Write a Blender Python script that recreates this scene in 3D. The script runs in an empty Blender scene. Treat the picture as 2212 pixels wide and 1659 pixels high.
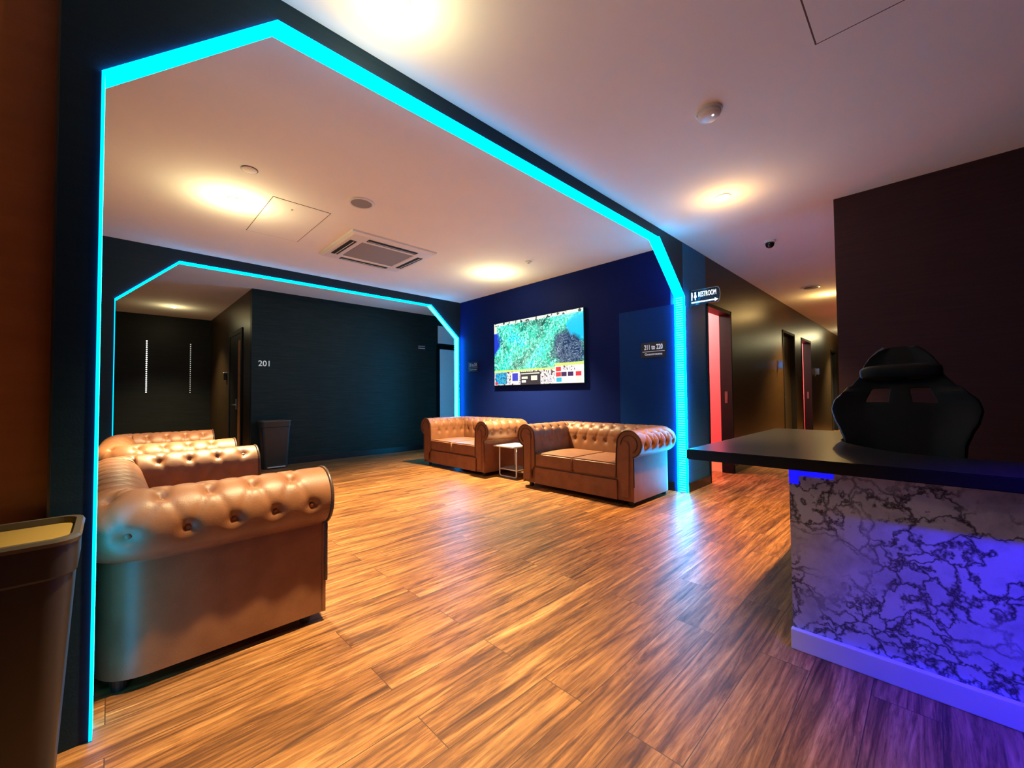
import bpy, bmesh, math, random
from mathutils import Vector, Matrix
from math import pi, sin, cos, radians
random.seed(7)
SC = bpy.context.scene
COL = SC.collection
H = 2.82            # ceiling height
Y1, Y1B = 1.922, 2.0     # near arch wall front / back
Y2, Y2B = 6.05, 6.14      # far arch wall
XW = 4.60           # wall with the television
XR = 4.573          # wall behind the desk
XL = -0.125          # wall behind the left sofas
Y3 = 7.42           # wall with room number
X3 = 1.565          # its left corner
YF = 11.13          # far wall
WT = 2.07           # back of the corridor wall

# ------------------------------------------------------------------ materials
def mat(name, color=(.5, .5, .5), rough=.5, metal=0., spec=.5, emit=None, estr=1., coat=0.):
    m = bpy.data.materials.new(name); m.use_nodes = True
    b = m.node_tree.nodes['Principled BSDF']
    b.inputs['Base Color'].default_value = (*color, 1)
    b.inputs['Roughness'].default_value = rough
    b.inputs['Metallic'].default_value = metal
    b.inputs['Specular IOR Level'].default_value = spec
    b.inputs['Coat Weight'].default_value = coat
    if emit:
        b.inputs['Emission Color'].default_value = (*emit, 1)
        b.inputs['Emission Strength'].default_value = estr
    return m
def N(m, t, **kw):
    n = m.node_tree.nodes.new(t)
    for k, v in kw.items():
        if hasattr(n, k): setattr(n, k, v)
        else: n.inputs[k].default_value = v
    return n
def LK(m, a, b): m.node_tree.links.new(a, b)
def BS(m): return m.node_tree.nodes['Principled BSDF']
def ramp(m, fac, stops, interp='LINEAR'):
    r = N(m, 'ShaderNodeValToRGB'); r.color_ramp.interpolation = interp
    e = r.color_ramp.elements
    while len(e) < len(stops): e.new(.5)
    for i, (p, c) in enumerate(stops): e[i].position = p; e[i].color = (*c, 1)
    LK(m, fac, r.inputs['Fac']); return r
def coords(m, scale=(1, 1, 1), rot=(0, 0, 0), loc=(0, 0, 0), kind='Object'):
    tc = N(m, 'ShaderNodeTexCoord'); mp = N(m, 'ShaderNodeMapping')
    mp.inputs['Scale'].default_value = scale; mp.inputs['Rotation'].default_value = rot; mp.inputs['Location'].default_value = loc
    LK(m, tc.outputs[kind], mp.inputs['Vector']); return mp.outputs['Vector']
def bump(m, h, strength=.2, dist=.01):
    b = N(m, 'ShaderNodeBump'); b.inputs['Strength'].default_value = strength; b.inputs['Distance'].default_value = dist
    LK(m, h, b.inputs['Height']); LK(m, b.outputs['Normal'], BS(m).inputs['Normal'])
def mixc(m, fac, a, b, mode='MIX'):
    n = N(m, 'ShaderNodeMix', data_type='RGBA', blend_type=mode)
    def put(v, s):
        if hasattr(v, 'links'): LK(m, v, s)
        elif isinstance(v, tuple): s.default_value = (*v, 1)
        else: s.default_value = v
    put(fac, n.inputs[0]); put(a, n.inputs[6]); put(b, n.inputs[7]); return n.outputs[2]

def floor_material():
    m = mat('wood plank floor', rough=.34, spec=.45)
    v = coords(m)
    br = N(m, 'ShaderNodeTexBrick', offset=.37, offset_frequency=2)
    for k, x in (('Color1', (0, 0, 0, 1)), ('Color2', (1, 1, 1, 1)), ('Mortar', (.5, .5, .5, 1)), ('Scale', 1.), ('Mortar Size', .0016),
                 ('Mortar Smooth', .2), ('Bias', 0.), ('Brick Width', 1.22), ('Row Height', .18)):
        br.inputs[k].default_value = x
    LK(m, v, br.inputs['Vector'])
    # per plank shift of the grain
    sh = N(m, 'ShaderNodeVectorMath', operation='MULTIPLY_ADD')
    LK(m, br.outputs['Color'], sh.inputs[0]); sh.inputs[1].default_value = (7.3, 3.1, 5.); LK(m, v, sh.inputs[2])
    def stretched(sx, sy):
        mp = N(m, 'ShaderNodeMapping'); mp.inputs['Scale'].default_value = (sx, sy, 1)
        LK(m, sh.outputs[0], mp.inputs['Vector']); return mp.outputs['Vector']
    n1 = N(m, 'ShaderNodeTexNoise', Scale=1., Detail=8., Roughness=.70, Distortion=1.1); LK(m, stretched(1.35, 22), n1.inputs['Vector'])
    n2 = N(m, 'ShaderNodeTexNoise', Scale=1., Detail=5., Roughness=.7, Distortion=.3); LK(m, stretched(9, 95), n2.inputs['Vector'])
    n3 = N(m, 'ShaderNodeTexNoise', Scale=1., Detail=3., Roughness=.5, Distortion=1.4); LK(m, stretched(1.3, 4.5), n3.inputs['Vector'])
    c1 = ramp(m, n1.outputs['Fac'], [(.30, (.050, .014, .004)), (.42, (.17, .056, .015)), (.53, (.36, .135, .040)), (.68, (.60, .27, .095))])
    c2 = ramp(m, n2.outputs['Fac'], [(.32, (.42, .36, .32)), (.52, (1, 1, 1)), (.7, (1.25, 1.2, 1.15))])
    c3 = ramp(m, n3.outputs['Fac'], [(.3, (.62, .58, .55)), (.6, (1.12, 1.1, 1.08))])
    c = mixc(m, .8, c1.outputs['Color'], c2.outputs['Color'], 'MULTIPLY')
    c = mixc(m, .8, c, c3.outputs['Color'], 'MULTIPLY')
    tone = ramp(m, br.outputs['Color'], [(0, (.86, .85, .84)), (1, (1.06, 1.06, 1.06))])
    c = mixc(m, .8, c, tone.outputs['Color'], 'MULTIPLY')
    c = mixc(m, br.outputs['Fac'], c, (.075, .028, .012))
    LK(m, c, BS(m).inputs['Base Color'])
    rr = ramp(m, n1.outputs['Fac'], [(.3, (.46, .46, .46)), (.7, (.33, .33, .33))]); LK(m, rr.outputs['Color'], BS(m).inputs['Roughness'])
    bump(m, n2.outputs['Fac'], .12, .003)
    return m

def wall_material(name, color, rough=.38, streak=.35, spec=.12):
    m = mat(name, color, rough, spec=spec)
    n = N(m, 'ShaderNodeTexNoise', Scale=1., Detail=5., Roughness=.6); LK(m, coords(m, (3, 3, 60)), n.inputs['Vector'])
    r = ramp(m, n.outputs['Fac'], [(.3, tuple(x*(1-streak) for x in color)), (.7, tuple(x*(1+streak) for x in color))])
    LK(m, r.outputs['Color'], BS(m).inputs['Base Color'])
    n2 = N(m, 'ShaderNodeTexNoise', Scale=160., Detail=3.); LK(m, coords(m), n2.inputs['Vector'])
    bump(m, n2.outputs['Fac'], .12, .004)
    return m

def leather_material():
    m = mat('tan leather', (.26, .10, .04), .48, spec=.45)
    n = N(m, 'ShaderNodeTexNoise', Scale=9., Detail=4.); LK(m, coords(m), n.inputs['Vector'])
    r = ramp(m, n.outputs['Fac'], [(.3, (.20, .066, .025)), (.7, (.27, .095, .038))]); LK(m, r.outputs['Color'], BS(m).inputs['Base Color'])
    v = N(m, 'ShaderNodeTexVoronoi', Scale=190.); LK(m, coords(m), v.inputs['Vector'])
    bump(m, v.outputs['Distance'], .12, .002)
    return m

def marble_material():
    m = mat('white marble laminate', (.8, .8, .8), .22, spec=.5)
    tc = coords(m, (1, 1, 1))
    wn = N(m, 'ShaderNodeTexNoise', Scale=4.5, Detail=5., Roughness=.6); LK(m, tc, wn.inputs['Vector'])
    ad = N(m, 'ShaderNodeVectorMath', operation='MULTIPLY_ADD'); LK(m, wn.outputs['Color'], ad.inputs[0]); ad.inputs[1].default_value = (.5, .5, .5); LK(m, tc, ad.inputs[2])
    mp = N(m, 'ShaderNodeMapping'); mp.inputs['Scale'].default_value = (8, 8, 13); LK(m, ad.outputs[0], mp.inputs['Vector'])
    vo = N(m, 'ShaderNodeTexVoronoi', feature='DISTANCE_TO_EDGE', Scale=1.); LK(m, mp.outputs['Vector'], vo.inputs['Vector'])
    veins = ramp(m, vo.outputs['Distance'], [(0, (.10, .09, .10)), (.05, (.38, .36, .37)), (.13, (1, 1, 1))])
    mk = N(m, 'ShaderNodeTexNoise', Scale=3.2, Detail=3.); LK(m, tc, mk.inputs['Vector'])
    mr = ramp(m, mk.outputs['Fac'], [(.34, (0, 0, 0)), (.50, (1, 1, 1))])
    c = mixc(m, mr.outputs['Color'], (1, 1, 1), veins.outputs['Color'])
    cl = N(m, 'ShaderNodeTexNoise', Scale=6., Detail=6., Roughness=.65); LK(m, tc, cl.inputs['Vector'])
    cr = ramp(m, cl.outputs['Fac'], [(.3, (.33, .30, .31)), (.55, (.54, .51, .52))])
    c = mixc(m, 1., c, cr.outputs['Color'], 'MULTIPLY')
    LK(m, c, BS(m).inputs['Base Color'])
    return m

def laminate_material():
    m = mat('brown wood laminate', (.12, .04, .012), .45)
    n = N(m, 'ShaderNodeTexNoise', Scale=1., Detail=6., Roughness=.65, Distortion=.4); LK(m, coords(m, (2.5, 2.5, 14)), n.inputs['Vector'])
    r = ramp(m, n.outputs['Fac'], [(.3, (.45, .15, .03)), (.5, (.50, .17, .037)), (.7, (.55, .19, .045))])
    LK(m, r.outputs['Color'], BS(m).inputs['Base Color']); return m

def ceiling_material():
    m = mat('white ceiling paint with lamp tint', (.72, .69, .67), .9, spec=.2)
    n = N(m, 'ShaderNodeTexNoise', Scale=1.3, Detail=4.); LK(m, coords(m), n.inputs['Vector'])
    r = ramp(m, n.outputs['Fac'], [(.3, (.81, .765, .69)), (.7, (.86, .81, .735))]); LK(m, r.outputs['Color'], BS(m).inputs['Base Color'])  # part of the lamps' warmth is put into the white
    return m

def led_material(name, color, strength, dots=0.):
    m = mat(name, (0, 0, 0), .9, spec=0., emit=color, estr=strength)
    if dots:
        w = N(m, 'ShaderNodeTexWave', wave_type='BANDS', bands_direction='Z', Scale=dots); LK(m, coords(m), w.inputs['Vector'])
        r = ramp(m, w.outputs['Fac'], [(.6, color), (.95, (.07, .48, 1.0))])
        LK(m, r.outputs['Color'], BS(m).inputs['Emission Color'])
    return m

def screen_material():
    m = mat('game picture on the screen', (.01, .01, .01), .3, emit=(0, 1, .6), estr=1.)
    v = coords(m)
    n = N(m, 'ShaderNodeTexNoise', Scale=3.2, Detail=3.); LK(m, v, n.inputs['Vector'])
    base = ramp(m, n.outputs['Fac'], [(.34, (.004, .10, .07)), (.46, (.01, .40, .26)), (.56, (.02, .62, .42)), (.66, (.0, .55, .62))])
    ds = N(m, 'ShaderNodeVectorMath', operation='MULTIPLY_ADD'); LK(m, n.outputs['Color'], ds.inputs[0]); ds.inputs[1].default_value = (.35, .35, .35); LK(m, v, ds.inputs[2])
    vo = N(m, 'ShaderNodeTexNoise', Scale=7.5, Detail=3., Roughness=.65, Distortion=1.0); LK(m, ds.outputs[0], vo.inputs['Vector'])
    lines = ramp(m, vo.outputs['Fac'], [(.42, (0, 0, 0)), (.455, (1, 1, 1)), (.475, (0, 0, 0)), (.53, (0, 0, 0)), (.55, (.9, .9, .9)), (.575, (0, 0, 0))])
    c = mixc(m, lines.outputs['Color'], base.outputs['Color'], (.45, 1.0, .82))
    n5 = N(m, 'ShaderNodeTexNoise', Scale=26., Detail=3., Roughness=.7); LK(m, v, n5.inputs['Vector'])
    sp = ramp(m, n5.outputs['Fac'], [(.40, (.25, .35, .35)), (.58, (1.2, 1.2, 1.2))])
    c = mixc(m, .85, c, sp.outputs['Color'], 'MULTIPLY')
    # dark unexplored land towards the lower right (right is -y)
    sx = N(m, 'ShaderNodeSeparateXYZ'); LK(m, v, sx.inputs[0])
    dd = N(m, 'ShaderNodeVectorMath', operation='DISTANCE'); LK(m, ds.outputs[0], dd.inputs[0]); dd.inputs[1].default_value = (.17, -.44, .13)
    dk = ramp(m, dd.outputs['Value'], [(.22, (1, 1, 1)), (.36, (0, 0, 0))])
    darkc = mixc(m, lines.outputs['Color'], (.006, .022, .07), (.20, .28, .36))
    c = mixc(m, dk.outputs['Color'], c, darkc)
    de = N(m, 'ShaderNodeVectorMath', operation='DISTANCE'); LK(m, ds.outputs[0], de.inputs[0]); de.inputs[1].default_value = (.17, -.70, .48)
    wt = ramp(m, de.outputs['Value'], [(.16, (1, 1, 1)), (.24, (0, 0, 0))])
    c = mixc(m, wt.outputs['Color'], c, (.0, .38, .72))
    df = N(m, 'ShaderNodeVectorMath', operation='DISTANCE'); LK(m, ds.outputs[0], df.inputs[0]); df.inputs[1].default_value = (.17, 1.12, .36)
    wl = ramp(m, df.outputs['Value'], [(.16, (1, 1, 1)), (.22, (0, 0, 0))])
    c = mixc(m, wl.outputs['Color'], c, (.01, .03, .42))
    LK(m, c, BS(m).inputs['Emission Color']); BS(m).inputs['Emission Strength'].default_value = 1.8
    return m

def hud_material(name, colors, scale=30.):
    m = mat(name, (.01, .01, .01), .3, emit=(1, 1, 1), estr=1.1)
    n = N(m, 'ShaderNodeTexNoise', Scale=scale, Detail=2.); LK(m, coords(m), n.inputs['Vector'])
    r = ramp(m, n.outputs['Fac'], [(.3+.4*i/max(1, len(colors)-1), c) for i, c in enumerate(colors)], 'CONSTANT')
    LK(m, r.outputs['Color'], BS(m).inputs['Emission Color']); return m

M = {}
M['floor'] = floor_material()
M['ceiling'] = ceiling_material()
M['wall'] = wall_material('charcoal wall paint', (.016, .017, .018), .42, .2)
M['wall_brown'] = wall_material('dark brown wall paint', (.034, .018, .007), .36, .2, .25)
M['wall_navy'] = wall_material('navy wall paint', (.006, .013, .095), .5, .06, .03)
M['wall_portal'] = wall_material('dark portal paint with strip tint', (.012, .028, .048), .45, .1)  # some blue of the strip light is put into this dark base
M['wall_strip_wash'] = wall_material('portal side with painted strip wash', (.010, .15, .40), .45, .08)  # the strip's blue wash is put into this wall's base colour
M['wall_plum'] = wall_material('dark plum wall paint', (.048, .028, .040), .6, .12, .05)
M['door_strip_glow'] = wall_material('navy door paint with strip glow', (.006, .036, .17), .45, .06, .05)  # navy leaf, its blue raised to carry the strip's glow
M['wall201'] = wall_material('dark woven wall covering', (.015, .024, .022), .45, .3)
M['base'] = mat('black baseboard', (.008, .008, .010), .35)
M['laminate'] = laminate_material()
M['leather'] = leather_material()
M['leather_dark'] = mat('dark brown piping', (.07, .028, .014), .35)
M['foot'] = mat('dark wooden sofa foot', (.02, .012, .008), .4)
M['led'] = led_material('cyan light strip', (.0, .50, 1.), 2.7)
M['led_dots'] = led_material('cyan light strip with diodes', (.0, .50, 1.), 4., 12.)
M['led_white'] = led_material('pale cyan light strip', (.08, .50, 1.), 4.)
M['wash_front'] = [led_material('added front wash bar %d' % i, (.0, .42, 1.), e) for i, e in enumerate((3., 22., 14., 32., 105.))]  # added bars, brightness set per side to tint the walls
M['wash_back'] = [led_material('added rear wash bar %d' % i, (.0, .46, 1.), e) for i, e in enumerate((26., 18., 8., 50., 130.))]
M['led_blue'] = mat('blue light strip', (.02, .02, .1), .5, emit=(.003, .004, 1.), estr=1.3)
M['bead'] = mat('white light beads', (.8, .8, .8), .4, emit=(1., .98, .9), estr=4.)
M['bead_dim'] = mat('dim white light beads', (.5, .5, .5), .4, emit=(1., .95, .85), estr=.7)
M['lamp'] = mat('warm lamp lens', (.9, .8, .6), .4, emit=(1., .66, .26), estr=38.)
M['white'] = mat('white plastic', (.75, .73, .70), .4)
M['white_metal'] = mat('white lacquered metal', (.8, .78, .74), .3)
M['grey_mesh'] = mat('grey filter grille', (.28, .26, .25), .7)
M['slot'] = mat('dark air slot', (.015, .010, .008), .6)
M['black'] = mat('black plastic', (.010, .010, .010), .35)
M['black_leather'] = mat('black leatherette', (.006, .006, .005), .5, spec=.3)
M['desk_top'] = mat('black satin desk top', (.008, .008, .008), .30, spec=.4)
M['marble'] = marble_material()
M['desk_base'] = mat('pale desk plinth', (.72, .66, .64), .4)
M['bin'] = mat('dark brown bin plastic', (.030, .022, .017), .42)
M['bin_rim'] = mat('bin rim plastic', (.085, .062, .045), .32)
M['bin_lid'] = mat('mustard brown bin lid', (.30, .17, .035), .5)
M['bin_pedal'] = mat('pale metal bin pedal', (.7, .66, .66), .3, .6)
M['door'] = mat('dark brown door', (.030, .020, .014), .35)
M['door_frame'] = mat('dark door frame', (.005, .0045, .006), .6, spec=.15)
M['door_grey'] = mat('pale grey door panel', (.75, .77, .80), .4)
M['pink'] = mat('red washroom wall', (.85, .14, .17), .7)
M['strike'] = mat('dull dark metal', (.12, .10, .09), .5, .8)
M['metal'] = mat('brushed steel', (.6, .58, .55), .3, 1.)
M['sign'] = mat('dark navy sign plate', (.006, .009, .03), .35)
M['sign_text'] = mat('white sign lettering', (.85, .88, .95), .5, emit=(.7, .8, 1.), estr=.28)
M['num_text'] = mat('grey white numerals', (.75, .75, .72), .5, emit=(.8, .82, .75), estr=.22)
M['lit_text'] = mat('lit white lettering', (.9, .9, .85), .5, emit=(1., .96, .86), estr=1.1)
M['lit_text_dim'] = mat('sign edge', (.3, .3, .3), .4, emit=(1., .9, .8), estr=.12)
M['screen'] = screen_material()
M['lens_black'] = mat('black camera dome', (.01, .008, .008), .1)
M['gap'] = mat('shadow gap', (.10, .06, .03), .8)

# ------------------------------------------------------------------ mesh helpers
def tag(o, label=None, cat=None, group=None, kind=None):
    if label: o['label'] = label
    if cat: o['category'] = cat
    if group: o['group'] = group
    if kind: o['kind'] = kind
    return o
def obj(name, bm, m, parent=None, smooth=False, angle=None):
    bmesh.ops.recalc_face_normals(bm, faces=bm.faces)
    me = bpy.data.meshes.new(name); bm.to_mesh(me); bm.free()
    o = bpy.data.objects.new(name, me); COL.objects.link(o)
    if isinstance(m, (list, tuple)):
        for x in m: me.materials.append(x)
    else: me.materials.append(m)
    if smooth:
        for p in me.polygons: p.use_smooth = True
        if angle:
            me.set_sharp_from_angle(angle=radians(angle))
    if parent: o.parent = parent
    return o
def thing(name, label, cat, loc=(0, 0, 0), rz=0, group=None):
    o = bpy.data.objects.new(name, None); COL.objects.link(o)
    o.empty_display_size = .1
    o.location = loc; o.rotation_euler = (0, 0, rz)
    return tag(o, label, cat, group)
def box(bm, a, b, bev=0., seg=2):
    c = [(a[i]+b[i])/2 for i in range(3)]; d = [abs(b[i]-a[i]) for i in range(3)]
    r = bmesh.ops.create_cube(bm, size=1, matrix=Matrix.Translation(c) @ Matrix.Diagonal((*d, 1)))
    if bev:
        es = list({e for v in r['verts'] for e in v.link_edges})
        bmesh.ops.bevel(bm, geom=es, offset=bev, segments=seg, profile=.5, affect='EDGES')
    return bm
def BOX(a, b, bev=0., seg=2): return box(bmesh.new(), a, b, bev, seg)
def cyl(bm, p, r, h, seg=32, r2=None, axis='Z'):
    m = Matrix.Translation(p)
    if axis == 'X': m = m @ Matrix.Rotation(pi/2, 4, 'Y')
    if axis == 'Y': m = m @ Matrix.Rotation(pi/2, 4, 'X')
    bmesh.ops.create_cone(bm, cap_ends=True, segments=seg, radius1=r, radius2=r if r2 is None else r2, depth=h, matrix=m); return bm
def CYL(*a, **k): return cyl(bmesh.new(), *a, **k)
def sph(bm, p, r, sc=(1, 1, 1), u=16, v=10):
    bmesh.ops.create_uvsphere(bm, u_segments=u, v_segments=v, radius=r, matrix=Matrix.Translation(p) @ Matrix.Diagonal((*sc, 1))); return bm
def prism(bm, pts, axis, a, b):
    """polygon in the two other axes, extruded from a to b along axis"""
    def P(p, t):
        if axis == 'X': return (t, p[0], p[1])
        if axis == 'Y': return (p[0], t, p[1])
        return (p[0], p[1], t)
    lo = [bm.verts.new(P(p, a)) for p in pts]; hi = [bm.verts.new(P(p, b)) for p in pts]
    bm.faces.new(lo); bm.faces.new(hi[::-1]); n = len(pts)
    for i in range(n): bm.faces.new((lo[i], lo[(i+1) % n], hi[(i+1) % n], hi[i]))
    return bm
def lathe(bm, prof, p=(0, 0, 0), seg=36):
    rings = []
    for r, z in prof:
        if r < 1e-6: rings.append([bm.verts.new((p[0], p[1], p[2]+z))])
        else: rings.append([bm.verts.new((p[0]+r*cos(2*pi*i/seg), p[1]+r*sin(2*pi*i/seg), p[2]+z)) for i in range(seg)])
    for A, B in zip(rings, rings[1:]):
        for i in range(seg):
            j = (i+1) % seg
            if len(A) == 1 and len(B) == 1: continue
            if len(A) == 1: bm.faces.new((A[0], B[i], B[j]))
            elif len(B) == 1: bm.faces.new((A[i], A[j], B[0]))
            else: bm.faces.new((A[i], A[j], B[j], B[i]))
    return bm
def tube(bm, pts, r, seg=10, closed=False):
    pts = [Vector(p) for p in pts]; n = len(pts); rings = []
    up0 = None
    for i, p in enumerate(pts):
        if closed: t = (pts[(i+1) % n]-pts[i-1]).normalized()
        else: t = (pts[min(i+1, n-1)]-pts[max(i-1, 0)]).normalized()
        if up0 is None:
            up0 = Vector((0, 0, 1)) if abs(t.z) < .9 else Vector((1, 0, 0))
        a = t.cross(up0).normalized(); b = a.cross(t).normalized(); up0 = b
        rings.append([bm.verts.new(p+a*r*cos(2*pi*k/seg)+b*r*sin(2*pi*k/seg)) for k in range(seg)])
    for i in range(n if closed else n-1):
        A, B = rings[i], rings[(i+1) % n]
        for k in range(seg): bm.faces.new((A[k], A[(k+1) % seg], B[(k+1) % seg], B[k]))
    if not closed: bm.faces.new(rings[0][::-1]); bm.faces.new(rings[-1])
    return bm
def fillet(pts, r, seg=5):
    out = [Vector(pts[0])]
    for a, b, c in zip(pts, pts[1:], pts[2:]):
        a, b, c = Vector(a), Vector(b), Vector(c)
        u = (a-b).normalized(); w = (c-b).normalized(); rr = min(r, (a-b).length*.49, (c-b).length*.49)
        p0, p1 = b+u*rr, b+w*rr
        for i in range(seg+1):
            t = i/seg; out.append((1-t)**2*p0+2*t*(1-t)*b+t*t*p1)
    out.append(Vector(pts[-1])); return out
def structure(name, bm, m, parent=None, label=None):
    o = obj(name, bm, m, parent)
    if not parent: o['kind'] = 'structure'
    if label: o['label'] = label
    return o
def copy_tree(o, parent=None):
    c = o.copy(); COL.objects.link(c); c.parent = parent
    for ch in list(o.children): copy_tree(ch, c)
    return c
def text(name, body, size, m, parent, loc, rot, ext=.002, align='CENTER', sx=1., bold=0.):
    cu = bpy.data.curves.new(name, 'FONT'); cu.body = body; cu.size = size; cu.extrude = ext; cu.align_x = align; cu.align_y = 'CENTER'
    cu.offset = bold
    tmp = bpy.data.objects.new(name, cu); COL.objects.link(tmp)
    dg = bpy.context.evaluated_depsgraph_get(); me = bpy.data.meshes.new_from_object(tmp.evaluated_get(dg))
    bpy.data.objects.remove(tmp)
    me.materials.clear(); me.materials.append(m)
    o = bpy.data.objects.new(name, me); COL.objects.link(o); o.parent = parent
    o.location = loc; o.rotation_euler = rot; o.scale = (sx, 1, 1); return o

# ------------------------------------------------------------------ the setting
XB, YB = -2.6, -3.0      # walls behind the camera
XE = 19.0                # end of the corridor
structure('floor', BOX((XB-.1, YB-.1, -.1), (XE+.1, YF+.1, 0)), M['floor'])
structure('ceiling', BOX((XB-.1, YB-.1, H), (XE+.1, YF+.1, H+.1)), M['ceiling'])

def arch_outline(xa, xb, zb, zt, ca, cb, wa, wb, y0, y1, name, m):
    """portal wall: opening xa..xb with chamfered top corners, wall from wa to wb"""
    bm = bmesh.new()
    prism(bm, [(wa, 0), (xa, 0), (xa, zb), (ca, zt), (ca, H), (wa, H)], 'Y', y0, y1)
    prism(bm, [(ca, zt), (cb, zt), (cb, H), (ca, H)], 'Y', y0, y1)
    prism(bm, [(cb, zt), (xb, zb), (xb, 0), (wb, 0), (wb, H), (cb, H)], 'Y', y0, y1)
    return structure(name, bm, m)
A1 = dict(xa=-.037, xb=4.585, zb=2.20, zt=2.717, ca=.488, cb=3.99)
A2 = dict(xa=.012, xb=4.545, zb=2.165, zt=2.69, ca=.546, cb=3.955)
arch_outline(**A1, wa=-.134, wb=XW-.001, y0=Y1, y1=Y1B, name='wall_front', m=M['wall_portal'])
arch_outline(**A2, wa=XL-.08, wb=XW, y0=Y2, y1=Y2B, name='wall_back', m=M['wall_portal'])
# brown wall left of the near portal, set back a little
structure('wall_left', BOX((XB, Y1+.04, 0), (-.1345, Y1+.13, H)), M['laminate'])
# wall behind the left sofas and on to the far wall
structure('wall_lounge_left', BOX((XL-.08, Y1B, 0), (XL, YF, H)), M['wall'])
# television wall
structure('wall_right', BOX((XW, WT, 0), (XW+.12, Y2B, H)), M['wall_navy'])
# numbered wall and the corridor running away on its left
structure('wall_far', BOX((X3, Y3, 0), (9.0, Y3+.12, H)), M['wall201'])
structure('wall_passage_right', BOX((X3, Y3+.12, 0), (X3+.12, YF, H)), M['wall_brown'])
structure('wall_passage_end', BOX((XL-.08, YF, 0), (X3+.12, YF+.1, H)), M['wall'])
structure('wall_passage_back', BOX((XW+.12, Y2B-.12, 0), (9.0, Y2B, H)), M['wall'])
structure('wall_side_end', BOX((9.0, Y2B-.12, 0), (9.1, Y3+.12, H)), M['wall'])
# corridor wall right of the portal, with door openings
def wall_with_openings(name, x0, x1, y0, y1, ops, m):
    bm = bmesh.new(); x = x0
    for a, b, zt in ops:
        if a > x: box(bm, (x, y0, 0), (a, y1, H))
        box(bm, (a, y0, zt), (b, y1, H)); x = b
    box(bm, (x, y0, 0), (x1, y1, H)); return structure(name, bm, m)
OPS = [(5.27, 6.17, 2.24), (9.02, 10.0, 2.30), (10.62, 11.62, 2.30), (14.3, 15.25, 2.30)]
structure('wall_portal_side', BOX((XW, Y1-.001, 0), (5.27, WT, H)), M['wall_strip_wash'])
wall_with_openings('wall_corridor', 5.27, XE, Y1, WT, OPS, M['wall_brown'])
structure('wall_desk', BOX((XR, YB, 0), (XR+.12, .56, H)), M['wall_plum'])
structure('wall_corridor_right', BOX((XR+.12, .44, 0), (XE, .56, H)), M['wall'])
structure('wall_corridor_end', BOX((XE, .44, 0), (XE+.1, WT, H)), M['wall'])
structure('wall_behind', BOX((XB, YB-.1, 0), (XR+.12, YB, H)), M['wall'])
structure('wall_entrance', BOX((XB-.1, YB, 0), (XB, Y1+.13, H)), M['wall'])

# door frames and leaves along the corridor
def frame_bm(a, b, zt, y0, y1, t=.045, out=.008):
    bm = bmesh.new()
    box(bm, (a, y0-out, 0), (a+t, y1, zt)); box(bm, (b-t, y0-out, 0), (b, y1, zt)); box(bm, (a, y0-out, zt-t), (b, y1, zt)); return bm
for i, (a, b, zt) in enumerate(OPS):
    d = structure('door_%d' % (i+1), frame_bm(a, b, zt, Y1, WT-.005), M['door_frame'])
    if i in (1, 3):
        leaf = obj('door_leaf', BOX((a+.045, Y1+.075, .01), (b-.045, Y1+.115, zt-.045)), M['door'], d)
        hd = bmesh.new(); box(hd, (a+.09, Y1+.066, .92), (a+.13, Y1+.075, 1.10)); cyl(hd, (a+.11, Y1+.05, 1.03), .009, .05, 12, axis='Y'); box(hd, (a+.10, Y1+.02, 1.02), (a+.22, Y1+.035, 1.04), .004)
        obj('door_handle', hd, M['metal'], leaf)
    else:
        sp = bmesh.new(); box(sp, (b-.049, Y1+.05, .97), (b-.044, Y1+.085, 1.13)); box(sp, (b-.053, Y1+.055, 1.0), (b-.049, Y1+.08, 1.03))
        obj('strike_plate', sp, M['strike'], d)
# red walled washrooms behind the open doors
for i, (a, b) in ((0, (5.1, 6.175)), (2, (10.3, 11.62))):
    bm = bmesh.new()
    box(bm, (b, WT, 0), (b+.08, WT+1.6, H)); box(bm, (a-.3, WT+1.6, 0), (b+.08, WT+1.68, H)); box(bm, (a-.38, WT, 0), (a-.3, WT+1.68, H))
    structure('wall_washroom_%s' % ('near' if i == 0 else 'far'), bm, M['pink'])

bb = bmesh.new(); box(bb, (6.163, WT, 0), (6.175, WT+1.6, .15)); box(bb, (4.8, WT+1.588, 0), (6.163, WT+1.6, .15)); structure('baseboard_washroom', bb, mat('pale washroom skirting', (.85, .62, .36), .4))
# baseboards
bb = bmesh.new(); box(bb, (X3+.002, Y3-.012, 0), (4.98, Y3, .10)); structure('baseboard_far', bb, M['base'])
bb = bmesh.new(); box(bb, (XW-.012, Y1B+.06, 0), (XW, Y2-.01, .10)); structure('baseboard_right', bb, M['base'])
bb = bmesh.new(); box(bb, (4.585, Y1-.012, 0), (5.27, Y1, .10)); box(bb, (6.17, Y1-.012, 0), (9.02, Y1, .10)); box(bb, (10.0, Y1-.012, 0), (10.62, Y1, .10)); structure('baseboard_corridor', bb, M['base'])
bb = bmesh.new(); box(bb, (XL, Y1B+.02, 0), (XL+.012, Y2-.01, .10)); structure('baseboard_left', bb, M['base'])
bb = bmesh.new(); box(bb, (XR-.012, YB, 0), (XR, .56, .10)); structure('baseboard_desk', bb, M['base'])
# corner bead on the left edge of the near portal
structure('trim_1', BOX((-.1375, Y1-.0015, 0), (-.131, Y1+.04, H)), M['door'])
# flush door leaf in the television wall
fd = structure('door_5', BOX((XW-.006, 2.03, .0), (XW, 2.74, 2.13)), M['door_strip_glow'])
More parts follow.
